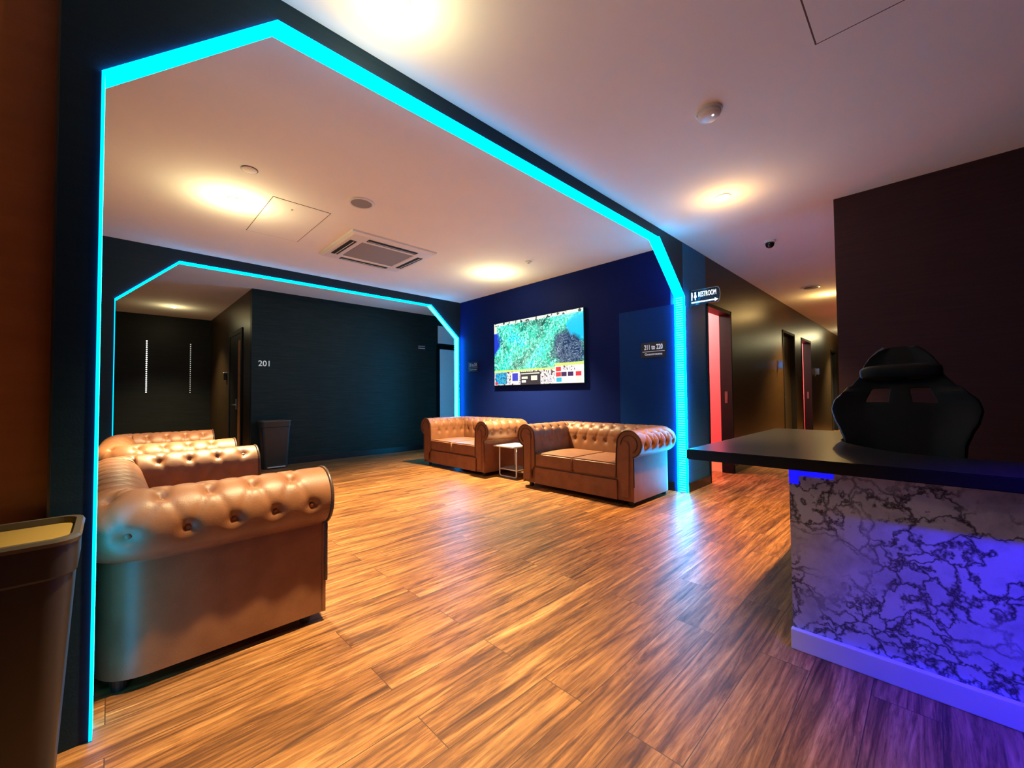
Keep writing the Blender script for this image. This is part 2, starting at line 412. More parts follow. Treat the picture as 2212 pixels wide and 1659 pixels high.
# grey door on the far side of the passage
d6 = structure('door_6', BOX((4.99, Y3-.03, 0), (5.06, Y3, 2.20)), M['door_frame'])
f6 = bmesh.new(); box(f6, (5.06, Y3-.03, 2.115), (6.0, Y3, 2.20)); box(f6, (5.93, Y3-.03, 0), (6.0, Y3, 2.115)); obj('door_frame', f6, M['door_frame'], d6)
l6 = obj('door_leaf', BOX((5.06, Y3-.018, .01), (5.93, Y3-.002, 2.115)), M['door_grey'], d6)
obj('door_handle', box(CYL((5.75, Y3-.04, 1.05), .012, .05, 12, axis='Y'), (5.70, Y3-.07, 1.04), (5.82, Y3-.055, 1.06), .004), M['metal'], l6)
obj('transom_panel', BOX((5.03, Y3-.02, 2.24), (6.0, Y3-.002, 2.62)), M['door_grey'], d6)
# dark door in the left-hand passage (number 201)
d7 = structure('door_7', BOX((X3-.02, 8.02, 0), (X3, 8.10, 2.28)), M['door_frame'])
f7 = bmesh.new(); box(f7, (X3-.02, 8.96, 0), (X3, 9.04, 2.28)); box(f7, (X3-.02, 8.10, 2.20), (X3, 8.96, 2.28)); obj('door_frame', f7, M['door_frame'], d7)
l7 = obj('door_leaf', BOX((X3-.012, 8.10, .01), (X3-.001, 8.96, 2.20)), M['door_frame'], d7)
obj('vision_panel', BOX((X3-.016, 8.12, .12), (X3-.012, 8.30, 2.08)), M['laminate'], l7)
h7 = bmesh.new(); box(h7, (X3-.022, 8.40, .90), (X3-.012, 8.45, 1.08)); cyl(h7, (X3-.04, 8.43, .98), .010, .05, 12, axis='X'); box(h7, (X3-.066, 8.36, .97), (X3-.052, 8.50, .99), .004)
obj('door_handle', h7, M['metal'], l7)
ls = thing('card_reader', 'small card reader beside the dark passage door', 'card reader', (X3, 9.34, 1.50))
obj('housing', BOX((-.05, -.04, -.06), (0, .04, .07), .008), M['black'], ls)
obj('top_cap', BOX((-.052, -.042, .07), (0, .042, .085), .004), M['white'], ls)

# ------------------------------------------------------------------ light strips on the portals
def led_strip(A, y0, y1, label, mats, t=.008):
    root = thing('led_strip', label, 'light strip', ((A['xa']+A['xb'])/2, y0, 0))
    pts = [(A['xa'], 0.0), (A['xa'], A['zb']), (A['ca'], A['zt']), (A['cb'], A['zt']), (A['xb'], A['zb']), (A['xb'], 0.0)]
    inner = [(A['xa']+t, 0.0), (A['xa']+t, A['zb']-t*.4), (A['ca']+t*.4, A['zt']-t), (A['cb']-t*.4, A['zt']-t), (A['xb']-t, A['zb']-t*.4), (A['xb']-t, 0.0)]
    ox = root.location.x; oy = root.location.y
    for i in range(5):
        bm = bmesh.new()
        q = [pts[i], pts[i+1], inner[i+1], inner[i]]
        if i == 0: q[0] = (q[0][0], .004); q[3] = (q[3][0], .004)
        if i == 4: q[1] = (q[1][0], .004); q[2] = (q[2][0], .004)
        prism(bm, [(x-ox, z) for x, z in q], 'Y', y0-oy, y1-oy)
        o = obj('strip_segment', bm, mats[i], root)
        pf = .022 if i > 2 else .009
        for ya, yb, em_ in ((y0-pf, y0, M['wash_front'][i]), (y1, y1+.012, M['wash_back'][i])):  # glowing bars added along the strip to wash the walls
            obj('added_wash_bar', prism(bmesh.new(), [(x-ox, z) for x, z in q], 'Y', ya-oy, yb-oy), em_, o)
    return root
led_strip(A1, Y1, Y1B, 'cyan LED strip lining the near large portal', [M['led_white'], M['led'], M['led'], M['led'], M['led_dots']])
led_strip(A2, Y2, Y2B, 'cyan LED strip lining the far portal behind the sofas', [M['led_white'], M['led'], M['led'], M['led_white'], M['led_white']])
# two beaded strips on the end wall of the left passage
for x, z0, z1, m, lab in ((.505, 1.21, 2.29, M['bead'], 'bright white beaded light strip on the dark passage end wall, left of the two'),
                          (1.21, 1.20, 2.28, M['bead_dim'], 'dim white beaded light strip on the dark passage end wall, right of the two')):
    r = thing('beaded_light_strip', lab, 'light strip', (x, YF, z0))
    obj('channel', BOX((-.014, -.01, 0), (.014, 0, z1-z0)), M['black'], r)
    bm = bmesh.new(); n = 26
    for i in range(n): sph(bm, (0, -.014, (i+.5)*(z1-z0)/n), .012 if m is M['bead'] else .009, (1, .6, 1), 8, 6)
    tag(obj('light_bead', bm, m, r), kind='stuff')

# ------------------------------------------------------------------ ceiling fittings
def spot(name, loc, energy, color, angle, blend, size, parent=None, rot=(0, 0, 0)):
    l = bpy.data.lights.new(name, 'SPOT'); l.energy = energy; l.color = color; l.spot_size = radians(angle); l.spot_blend = blend; l.shadow_soft_size = size
    o = bpy.data.objects.new(name, l); COL.objects.link(o); o.location = loc; o.rotation_euler = rot
    if parent: o.parent = parent
    return o
def point(name, loc, energy, color, size, parent=None):
    l = bpy.data.lights.new(name, 'POINT'); l.energy = energy; l.color = color; l.shadow_soft_size = size
    o = bpy.data.objects.new(name, l); COL.objects.link(o); o.location = loc
    if parent: o.parent = parent
    return o
WARM = (1., .88, .48)
def downlight(x, y, label, e, k_=1., cone=100, WARM=WARM):
    r = thing('downlight', label, 'downlight', (x, y, H), 0, 'ceiling downlights')
    obj('trim_ring', lathe(bmesh.new(), [(.062, 0), (.060, -.006), (.046, -.008), (.044, 0)]), M['white'], r, True, 40)
    obj('lens', lathe(bmesh.new(), [(.044, -.002), (.040, -.016), (.026, -.026), (0, -.030)]), M['lamp'], r, True)
    point('ceiling_fill', (0, 0, -.20), e*k_*.010, WARM, .03, r)  # unseen fill light added below the fitting to brighten the ceiling
    spot('lamp_light', (0, 0, -.05), e, WARM, cone, 1., .04, r)
    return r
DL = [(.86, 1.578, 'downlight on the ceiling just in front of the near portal', 1.15), (.748, 4.185, 'downlight above the left sofas beside the ceiling hatch', 2.1),
      (3.824, 4.239, 'downlight above the right sofas near the television', 2.3), (.814, 9.867, 'downlight in the dark passage beyond the far portal', .6),
      (3.797, 1.222, 'downlight on the ceiling between smoke detector and camera dome', 1.0), (8.896, 1.2, 'downlight far down the corridor beside the round vent', 1.7)]
E0 = 720
for i, (x, y, lab, k) in enumerate(DL): downlight(x, y, lab, E0*k, cone={0: 70, 4: 78}.get(i, 98), WARM=(1., .64, .22) if i > 3 else WARM)

def round_fit(name, label, cat, x, y, parts):
    r = thing(name, label, cat, (x, y, H))
    for pn, prof, m in parts: obj(pn, lathe(bmesh.new(), prof), m, r, True, 35)
    return r
sd = round_fit('smoke_detector', 'white round smoke detector on the ceiling', 'smoke detector', 2.576, .899,
               [('base', [(.075, 0), (.075, -.012), (.068, -.014), (.068, 0)], M['white']), ('dome', [(.066, -.006), (.064, -.032), (.05, -.046), (.03, -.05), (0, -.05)], M['white'])])
obj('indicator', sph(bmesh.new(), (-.02, -.03, -.049), .006, u=8, v=6), M['bead'], sd)
round_fit('ceiling_speaker', 'round ceiling speaker with grey grille beside the air conditioner', 'speaker', 1.564, 3.485,
          [('rim', [(.112, 0), (.110, -.010), (.098, -.014), (.088, -.010), (.088, 0)], M['white']), ('grille', [(.088, -.004), (.086, -.009), (0, -.012)], M['grey_mesh'])])
round_fit('sprinkler', 'small white sprinkler cover beside the left downlight', 'sprinkler', .722, 3.55,
          [('cover_plate', [(.052, 0), (.052, -.004), (.048, -.006), (0, -.006)], M['ceiling']), ('escutcheon', [(.058, 0), (.058, -.002), (.052, -.002), (.052, 0)], M['slot'])])
round_fit('sprinkler', 'small white sprinkler beside the downlight over the right sofas', 'sprinkler', 3.81, 3.57,
          [('cover_plate', [(.04, 0), (.04, -.008), (.015, -.014), (.013, -.03), (0, -.032)], M['white'])])
cd = round_fit('security_camera', 'black dome security camera on the corridor ceiling', 'camera', 5.285, 1.222,
               [('mount', [(.055, 0), (.055, -.02), (.045, -.026), (0, -.026)], M['white']), ('dome', [(.045, -.022), (.046, -.04), (.036, -.068), (.018, -.082), (0, -.086)], M['lens_black'])])
round_fit('ceiling_vent', 'round brownish vent on the corridor ceiling', 'vent', 8.10, 1.32,
          [('rim', [(.13, 0), (.128, -.012), (.11, -.016), (.10, -.010), (.10, 0)], M['white']), ('cone', [(.09, -.004), (.07, -.014), (0, -.016)], M['gap'])])
def hatch(label, x0, x1, y0, y1, w=.007):
    r = thing('ceiling_hatch', label, 'hatch', ((x0+x1)/2, (y0+y1)/2, H))
    hx, hy = (x1-x0)/2, (y1-y0)/2
    bm = bmesh.new()
    box(bm, (-hx, -hy, -.002), (hx, -hy+w, 0)); box(bm, (-hx, hy-w, -.002), (hx, hy, 0)); box(bm, (-hx, -hy, -.002), (-hx+w, hy, 0)); box(bm, (hx-w, -hy, -.002), (hx, hy, 0))
    obj('shadow_gap', bm, M['gap'], r)
    obj('panel', BOX((-hx+w, -hy+w, -.003), (hx-w, hy-w, 0)), M['ceiling'], r)
    return r
hatch('large flush ceiling hatch above the desk area', 1.78, 2.464, -.33, .354)
h2 = hatch('flush ceiling hatch beside the left downlight', .965, 1.45, 3.885, 4.86, .005)
obj('latch', sph(bmesh.new(), (-.05, -.33, -.006), .011, (1, 1, .5), 10, 6), M['metal'], h2)

# air conditioner cassette
ac = thing('air_conditioner', 'white square ceiling air conditioner cassette in the lounge', 'air conditioner', (2.255, 4.57, H))
bm = bmesh.new(); hw, hd = .51, .48
def frame_loops(loops):
    vs = [[bm.verts.new((sx*a, sy*b, z)) for sx, sy in ((-1, -1), (1, -1), (1, 1), (-1, 1))] for a, b, z in loops]
    for A, B in zip(vs, vs[1:]):
        for k in range(4): bm.faces.new((A[k], A[(k+1) % 4], B[(k+1) % 4], B[k]))
frame_loops([(hw, hd, 0), (hw, hd, -.018), (hw-.03, hd-.03, -.036), (.33, .29, -.042), (.315, .275, -.034), (.315, .275, 0)])
obj('panel', bm, M['white'], ac)
gr = obj('grille', BOX((-.313, -.273, -.036), (.313, .273, -.026)), M['grey_mesh'], ac)
for k, (cx_, cy_, lx, ly) in enumerate(((0, -.37, .30, .036), (0, .37, .30, .036), (-.41, 0, .036, .27), (.41, 0, .036, .27))):
    b2 = bmesh.new(); box(b2, (cx_-lx, cy_-ly, -.0425), (cx_+lx, cy_+ly, -.034), .0)
    s = obj('air_slot', b2, M['slot'] if k != 1 else M['slot'], ac)
    fl = bmesh.new()
    if lx > ly: box(fl, (cx_-lx+.01, cy_+.004, -.047), (cx_+lx-.01, cy_+.010, -.038))
    else: box(fl, (cx_+.004, cy_-ly+.01, -.047), (cx_+.010, cy_+ly-.01, -.038))
    obj('flap', fl, M['white'], s)

# ------------------------------------------------------------------ chesterfield sofas
def make_sofa(W, D, label, group):
    root = thing('chesterfield_sofa', label, 'sofa', (0, 0, 0), 0, group)
    L = M['leather']; R = .15
    # path: outer base line of arm, back, arm (front is y=0, back is y=D)
    S1 = D-R; AR = R*pi/2; S2 = W-2*R
    T = 2*S1+2*AR+S2
    def path(u):
        if u < S1: return Vector((0, u)), Vector((-1, 0))
        u -= S1
        if u < AR:
            a = u/R; return Vector((R-R*cos(a), D-R+R*sin(a))), Vector((-cos(a), sin(a)))
        u -= AR
        if u < S2: return Vector((R+u, D)), Vector((0, 1))
        u -= S2
        if u < AR:
            a = u/R; return Vector((W-R+R*sin(a), D-R+R*cos(a))), Vector((sin(a), cos(a)))
        u -= AR; return Vector((W, D-R-u)), Vector((1, 0))
    # profile (n outward, z)
    rc, zc, rr = -.045, .612, .13
    prof = [(0, .05), (0, .12), (0, .2), (0, .28), (0, .36), (0, .43), (.000, .475), (-.004, .492)]
    nroll = 34; a0, a1 = radians(-62), radians(186)
    for i in range(nroll+1):
        a = a0+(a1-a0)*i/nroll
        prof.append((rc+rr*cos(a), zc+rr*sin(a)))
    prof += [(-.178, .57), (-.180, .53), (-.182, .49), (-.184, .45), (-.185, .40), (-.185, .34), (-.185, .27)]
    vs = [0.]
    for a, b in zip(prof, prof[1:]): vs.append(vs[-1]+math.dist(a, b))
    vroll0 = vs[8]
    def vang(deg): return vroll0+(radians(deg)-a0)*rr
    nrm = []
    for i in range(len(prof)):
        a = prof[max(i-1, 0)]; b = prof[min(i+1, len(prof)-1)]; d = Vector((b[0]-a[0], b[1]-a[1])).normalized(); nrm.append(Vector((d.y, -d.x)))
    # buttons: outer row, top row, inner row
    rows = [vang(-8), vang(62), vang(132), vang(186)+.06]
    n = max(3, round(T/.155)); sp = T/n
    btn = []; seg = []
    for k, v in enumerate(rows):
        off = .5 if k % 2 == 0 else 0.
        for i in range(n+1):
            u = (i+off)*sp
            if .03 < u < T-.03: btn.append((u, v, k))
    for (u, v, k) in btn:
        for (u2, v2, k2) in btn:
            if k2 == k+1 and abs(u2-u) < sp*.75: seg.append((u, v, u2, v2))
    def disp(u, v):
        d = 0.
        if v < vroll0-.02: return 0.
        for (bu, bv, k) in btn:
            q = (u-bu)**2+(v-bv)**2
            if q < .02: d -= .018*math.exp(-q/(2*.022**2))
        for (ax, ay, bx, by) in seg:
            if min(ax, bx)-.04 < u < max(ax, bx)+.04 and min(ay, by)-.04 < v < max(ay, by)+.04:
                dx, dy = bx-ax, by-ay; t = max(0, min(1, ((u-ax)*dx+(v-ay)*dy)/(dx*dx+dy*dy)))
                q = (u-ax-t*dx)**2+(v-ay-t*dy)**2
                d -= .0055*math.exp(-q/(2*.0075**2))
        return d+.006
    def place(u, i, extra=0.):
        p, o = path(u); e = disp(u, vs[i])+extra
        nn, z = prof[i][0]+nrm[i].x*e, prof[i][1]+nrm[i].y*e
        return Vector((p.x+o.x*nn, p.y+o.y*nn, z))
    # refine profile on tufted range
    def densify():
        P, V, NN = [], [], []
        for i in range(len(prof)-1):
            steps = 2 if vs[i] >= vroll0-.02 else 1
            for s in range(steps):
                t = s/steps
                P.append((prof[i][0]*(1-t)+prof[i+1][0]*t, prof[i][1]*(1-t)+prof[i+1][1]*t)); V.append(vs[i]*(1-t)+vs[i+1]*t); NN.append((nrm[i]*(1-t)+nrm[i+1]*t).normalized())
        P.append(prof[-1]); V.append(vs[-1]); NN.append(nrm[-1]); return P, V, NN
    prof, vs, nrm = densify()
    cut = [0, S1+AR/2, S1+AR+S2+AR/2, T]
    names = ['arm', 'back', 'arm']
    bmesh_button = None
    for s in range(3):
        u0, u1 = cut[s], cut[s+1]; m_ = max(4, int((u1-u0)/.0125)); bm = bmesh.new(); g = []
        for a in range(m_+1):
            u = u0+(u1-u0)*a/m_
            g.append([bm.verts.new(place(u, i)) for i in range(len(prof))])
        for a in range(m_):
            for i in range(len(prof)-1): bm.faces.new((g[a][i], g[a+1][i], g[a+1][i+1], g[a][i+1]))
        part = obj(names[s], bm, L, root, True)
        if s != 1:
            # front of the arm: scroll shaped facing with piping and a raised post
            front_u = 0 if s == 0 else T
            x0 = 0 if s == 0 else W; sg = -1 if s == 0 else 1
            out = [(x0+sg*(prof[i][0]+nrm[i].x*.004), prof[i][1]+nrm[i].y*.004) for i in range(len(prof))]
            bm = bmesh.new(); prism(bm, out, 'Y', -.012, .004); obj('front_facing', bm, L, part)
            bm = bmesh.new(); ring = [(x, -.013, z) for (x, z) in out if z > .16]; tube(bm, ring, .008, 8); obj('piping', bm, M['leather_dark'], part, True)
            rin = []
            for k in range(25):
                a = radians(-60)+radians(300)*k/24; rin.append((x0+sg*(rc+.088*cos(a)), -.014, zc+.088*sin(a)))
            bm = bmesh.new(); tube(bm, rin, .006, 8); obj('piping', bm, M['leather_dark'], part, True)
            xc = x0+sg*(-.085); hw_ = .045
            pl = [(xc-hw_, .09), (xc+hw_, .09)]+[(xc+hw_*cos(t), .60+hw_*sin(t)) for t in [pi*k/12 for k in range(13)]]
            bm = bmesh.new(); prism(bm, pl, 'Y', -.026, -.010)
            bmesh.ops.bevel(bm, geom=[e for e in bm.edges if all(v.co.y < -.02 for v in e.verts)], offset=.010, segments=3, affect='EDGES')
            obj('post_panel', bm, L, part, True, 50)
        for (u, v, k) in btn:
            if not (u0 <= u < u1) or k == 3: continue
            i = min(range(len(vs)), key=lambda q: abs(vs[q]-v))
            p = place(u, i, .004)
            if bmesh_button is None:
                b_ = obj('button', sph(bmesh.new(), (0, 0, 0), .0125, (1, 1, .62), 12, 8), L, part, True); bmesh_button = b_.data
            else:
                b_ = bpy.data.objects.new('button', bmesh_button); COL.objects.link(b_); b_.parent = part
            pp, o_ = path(u); nv = Vector((o_.x*nrm[i].x, o_.y*nrm[i].x, nrm[i].y))
            b_.location = p; b_.rotation_euler = nv.to_track_quat('Z', 'Y').to_euler()
    # base with front rail
    def rb(ins):
        q = [(ins, .012), (ins, D-R)]
        q += [(R-(R-ins)*cos(t), D-R+(R-ins)*sin(t)) for t in [pi/2*k/8 for k in range(1, 9)]]
        q += [(W-R+(R-ins)*sin(t), D-R+(R-ins)*cos(t)) for t in [pi/2*k/8 for k in range(0, 9)]]
        return q+[(W-ins, .012)]
    bm = prism(bmesh.new(), rb(.008), 'Z', .05, .262); obj('base', bm, L, root)
    obj('front_rail', BOX((.186, -.010, .05), (W-.186, .03, .245), .008, 3), L, root)
    # seat cushions
    cw = (W-.37-.012)/2
    for k in range(2):
        xa = .188+k*(cw+.008)
        bm = bmesh.new(); nx, ny = 14, 16; x1_, y0_, y1_ = xa+cw, -.014, D-.20
        top = [[None]*(ny+1) for _ in range(nx+1)]
        for i in range(nx+1):
            for j in range(ny+1):
                a, b = i/nx*2-1, j/ny*2-1
                z = .412+.022*(1-a*a)*(1-b*b)
                top[i][j] = bm.verts.new((xa+(x1_-xa)*i/nx, y0_+(y1_-y0_)*j/ny, z))
        for i in range(nx):
            for j in range(ny): bm.faces.new((top[i][j], top[i+1][j], top[i+1][j+1], top[i][j+1]))
        bd = [e for e in bm.edges if e.is_boundary]
        r_ = bmesh.ops.extrude_edge_only(bm, edges=bd); nv_ = [v for v in r_['geom'] if isinstance(v, bmesh.types.BMVert)]
        for v in nv_: v.co.z = .262
        bmesh.ops.contextual_create(bm, geom=[e for e in bm.edges if e.is_boundary])
        bm.normal_update()
        sharp = [e for e in bm.edges if len(e.link_faces) == 2 and e.calc_face_angle(0) > radians(55)]
        bmesh.ops.bevel(bm, geom=sharp, offset=.014, segments=3, affect='EDGES')
        obj('seat_cushion', bm, L, root, True, 60)
    for x in (.07, W-.07):
        for y in (.06, D-.07):
            obj('leg', cyl(bmesh.new(), (x, y, .025), .024, .05, 16, .030), M['foot'], root)
    return root
SW = 1.45
left = make_sofa(SW, .79, 'brown leather chesterfield sofa nearest the camera, against the left wall', 'brown chesterfield sofas')
left.location = (.757, 2.115, 0); left.rotation_euler = (0, 0, pi/2)
l2 = copy_tree(left); l2.location = (.762, 4.235, 0); l2.rotation_euler = (0, 0, pi/2-radians(1.7))
l2['label'] = 'brown chesterfield sofa behind the nearest sofa, along the left wall'
right = make_sofa(SW+.03, .84, 'brown leather chesterfield sofa beside the glowing right leg of the near portal', 'brown chesterfield sofas')
right.location = (3.635, 3.51, 0); right.rotation_euler = (0, 0, -pi/2)
r2 = copy_tree(right); r2.location = (3.635, 5.735, 0)
r2['label'] = 'brown chesterfield sofa left of the white side table, near the far portal'

# ------------------------------------------------------------------ side table
st = thing('side_table', 'small white side table between the two right sofas', 'table', (3.80, 3.83, 0))
obj('tabletop', BOX((-.04, 0, .405), (.36, .385, .425), .004), M['white_metal'], st)
fr = bmesh.new()
tube(fr, fillet([(.03, .012, .402), (.03, .012, .010), (.03, .335, .010), (.03, .335, .402)], .035), .0095, 10); obj('front_leg', fr, M['white_metal'], st, True)
fr = bmesh.new()
tube(fr, fillet([(.33, .012, .402), (.33, .012, .010), (.33, .335, .010), (.33, .335, .402)], .035), .0095, 10); obj('rear_leg', fr, M['white_metal'], st, True)
fr = bmesh.new(); tube(fr, [(.03, .012, .105), (.03, .335, .105)], .007); tube(fr, [(.03, .012, .105), (.33, .012, .105)], .007); tube(fr, [(.33, .012, .105), (.33, .335, .105)], .007); tube(fr, [(.03, .335, .105), (.33, .335, .105)], .007)
obj('stretcher', fr, M['white_metal'], st, True)
obj('shelf', BOX((.034, .016, .108), (.326, .331, .114)), M['grey_mesh'], st)

# ------------------------------------------------------------------ bins
def rrect(hx, hy, r, seg=6):
    out = []
    for cx_, cy_, a0 in ((hx-r, hy-r, 0), (-hx+r, hy-r, 90), (-hx+r, -hy+r, 180), (hx-r, -hy+r, 270)):
        for k in range(seg+1): a = radians(a0+90*k/seg); out.append((cx_+r*cos(a), cy_+r*sin(a)))
    return out
def loft(bm, loops, cap0=True, cap1=True):
    V = [[bm.verts.new((x, y, z)) for x, y in pts] for pts, z in loops]
    for A, B in zip(V, V[1:]):
        n = len(A)
        for k in range(n): bm.faces.new((A[k], A[(k+1) % n], B[(k+1) % n], B[k]))
    if cap0: bm.faces.new(V[0][::-1])
    if cap1: bm.faces.new(V[-1])
    return bm
def make_bin(label, loc):
    r = thing('waste_bin', label, 'bin', loc, 0, 'tall waste bins')
    hx, hy = .215, .152
    b_ = loft(bmesh.new(), [(rrect(hx-.05, hy-.03, .04), 0), (rrect(hx-.046, hy-.027, .045), .01), (rrect(hx-.012, hy-.010, .05), .60), (rrect(hx-.012, hy-.010, .05), .638),
                            (rrect(hx-.004, hy-.004, .05), .645), (rrect(hx-.002, hy-.002, .05), .732), (rrect(hx-.010, hy-.010, .045), .732), (rrect(hx-.05, hy-.04, .04), .02)], True, True)
    obj('body', b_, M['bin'], r, True, 35)
    rim = loft(bmesh.new(), [(rrect(hx-.012, hy-.012, .045), .724), (rrect(hx+.002, hy+.002, .052), .724), (rrect(hx+.004, hy+.004, .054), .734), (rrect(hx, hy, .05), .742), (rrect(hx-.014, hy-.014, .042), .742), (rrect(hx-.016, hy-.016, .04), .715)], False, False)
    obj('rim', rim, M['bin_rim'], r, True, 35)
    obj('lid', loft(bmesh.new(), [(rrect(hx-.018, hy-.018, .04), .712), (rrect(hx-.018, hy-.018, .04), .724)]), M['bin_lid'], r)
    obj('pedal', BOX((-.125, -hy-.006, .018), (.125, -hy+.035, .034), .004), M['bin_pedal'], r)
    return r
b1 = make_bin('dark tall bin with mustard lid at the foot of the near portal', (-.270, 1.725, 0))
b2_ = copy_tree(b1); b2_.location = (1.845, 7.245, 0); b2_['label'] = 'dark tall bin standing against the wall under the number 201'

# ------------------------------------------------------------------ television
TY, TZ, TW, TH = 4.16, 1.776, 1.80, 1.016
tv = thing('television', 'wall mounted flat television showing a green game map', 'television', (XW-.045, TY, TZ))
obj('housing', BOX((-.0, -TW/2-.008, -TH/2-.008), (.045, TW/2+.008, TH/2+.008), .006), M['black'], tv)
sc_ = obj('screen', BOX((-.003, -TW/2, -TH/2), (.0, TW/2, TH/2)), M['screen'], tv)
def em(name, c, s=1.1): return mat(name, (.01, .01, .01), .3, emit=c, estr=s)
HUD = dict(cream=em('cream interface', (.95, .92, .72)), gold=em('gold interface edge', (.75, .85, .20)), dark=em('dark interface', (.012, .004, .03)), red=em('red tile', (.85, .03, .05)),
           violet=em('violet tile', (.05, .008, .10)), blue=em('blue portrait', (.03, .04, .62)), white=em('white interface', (1.05, 1.0, .95)), cyan=em('cyan tile', (.02, .55, .75)),
           map=hud_material('small map', [(.0, .10, .35), (.0, .35, .75), (.05, .55, .8), (.02, .25, .05), (.6, .8, .9)], 24.),
           busy=hud_material('busy interface', [(.10, .06, .08), (.95, .9, .85), (.55, .5, .65), (1., .98, .92)], 22.),
           strip=hud_material('top bar', [(.02, .05, .04), (.95, 1., .85), (.7, .85, .7), (.03, .03, .05)], 16.))
def hud(name, u0, u1, v0, v1, m, lift=.002):
    """u from left 0..1, v from bottom 0..1"""
    return obj(name, BOX((-.003-lift, TW/2-u1*TW, -TH/2+v0*TH), (-.003, TW/2-u0*TW, -TH/2+v1*TH)), m, sc_)
hud('interface_bar', 0, 1, 0, .225, HUD['busy'], .0008)
hud('gold_edge', 0, .72, .205, .235, HUD['gold'])
hud('gold_edge', .72, 1, .245, .285, HUD['gold'])
hud('mini_map', .015, .165, .015, .20, HUD['map'])
hud('status_dot', .01, .045, .012, .05, HUD['red'], .003)
hud('portrait_tile', .215, .315, .02, .195, HUD['white'])
hud('portrait_figure', .235, .305, .06, .18, HUD['blue'], .003)
hud('info_box', .335, .565, .0, .19, HUD['dark'])
hud('info_line', .345, .555, .155, .172, HUD['cream'], .003)
hud('info_line', .35, .42, .085, .12, HUD['cream'], .003)
hud('info_line', .35, .40, .03, .065, HUD['white'], .003)
hud('info_line', .46, .53, .06, .13, HUD['cream'], .003)
hud('inventory_box', .585, .70, .015, .215, HUD['busy'])
hud('command_box', .72, 1.0, .0, .245, HUD['white'], .0015)
for (a, b, m_) in ((.73, .17, 'red'), (.73, .095, 'red'), (.785, .095, 'violet'), (.85, .095, 'violet'), (.925, .095, 'red'), (.735, .02, 'cyan'), (.80, .185, 'busy'), (.865, .175, 'busy'), (.925, .02, 'cream')):
    hud('command_tile', a, a+.052, b, b+.06, HUD[m_], .003)
hud('top_bar', 0, 1, .955, 1.0, HUD['strip'])
hud('side_tile', .0, .035, .84, .955, HUD['cream'])

# ------------------------------------------------------------------ signs
def wall_sign(label, y, z, w, h, l1, l2, m=None):
    r = thing('wall_sign', label, 'sign', (XW-.003, y, z))
    m = m or M['sign_text']
    obj('plate', BOX((-.008, -w/2, -h/2), (0, w/2, h/2), .001), M['sign'], r)
    rot = (pi/2, 0, -pi/2)
    text('lettering', l1, h*.46, m, r, (-.0095, 0, h*.17), rot, bold=.0012, sx=w*.86/(len(l1)*h*.46*.52))
    obj('rule', BOX((-.010, -w*.44, -h*.115), (-.008, w*.44, -h*.09)), m, r)
    text('lettering', l2, h*.21, m, r, (-.0095, 0, -h*.28), rot, sx=w*.72/(len(l2)*h*.21*.52))
    return r
wall_sign('dark wall sign reading 211 to 220 near the glowing portal leg', 2.285, 1.628, .315, .182, '211 to 220', 'Guestrooms')
wall_sign('small dark wall sign left of the television', 5.67, 1.615, .28, .18, '201 to 210', 'Guestrooms', mat('dim sign lettering', (.3, .34, .5), .5))
rs = thing('direction_sign', 'small dark direction sign at the right end of the number 201 wall', 'sign', (4.62, Y3, 2.12))
obj('plate', BOX((-.10, -.006, -.05), (.10, 0, .05)), M['sign'], rs)
obj('rule', BOX((-.075, -.008, -.022), (.085, -.006, -.014)), M['num_text'], rs)
obj('rule', BOX((-.075, -.008, .012), (.085, -.006, .032)), mat('dim grey strip', (.3, .33, .36), .5), rs)
rn = thing('room_number', 'grey numerals 201 on the dark far wall', 'room number', (1.745, Y3, 1.64))
text('numeral', '201', .125, M['num_text'], rn, (0, -.004, 0), (pi/2, 0, 0), bold=.001, sx=.98)
obj('ledge', BOX((-.13, -.004, -.088), (.20, 0, -.080)), M['base'], rn)
# projecting restroom sign (stands out from the corridor wall, read from the left)
rr_ = thing('restroom_sign', 'lit RESTROOM sign with arrow sticking out above the red doorway', 'sign', (4.78, Y1, 2.205))
glass = mat('clear acrylic', (.10, .11, .13), .1); BS(glass).inputs['Transmission Weight'].default_value = .75; BS(glass).inputs['IOR'].default_value = 1.2
def rplate(y0, y1, z0, z1, r):
    return [(y0, z0), (y1-0, z0), (y1, z1), (y0+r, z1)]+[(y0+r-r*sin(t), z1-r+r*cos(t)) for t in [pi/2*k/6 for k in range(1, 7)]]
pm = bmesh.new(); prism(pm, [(0, -.085), (-.30, -.085)]+[(-.30-.03*sin(pi*k/8), -.085+.085-.085*cos(pi*k/8)) for k in range(1, 8)]+[(-.30, .085), (0, .085)], 'X', -.004, .004)
obj('plate', pm, glass, rr_)
edge = bmesh.new(); tube(edge, [(0, -.02, .085)]+[(0, -.30-.03*sin(pi*k/8), -.085*cos(pi*k/8)) for k in range(8, -1, -1)], .003, 6); obj('edge', edge, M['lit_text_dim'], rr_, True)
RT = (pi/2, 0, -pi/2)
text('lettering', 'RESTROOM', .082, M['lit_text'], rr_, (-.006, -.195, .026), RT, sx=.46, bold=.0)
arw = bmesh.new(); prism(arw, [(-.012, -.062), (-.275, -.062), (-.275, -.076), (-.312, -.055), (-.275, -.034), (-.275, -.048), (-.012, -.048)], 'X', -.007, -.004); obj('arrow', arw, M['lit_text'], rr_)
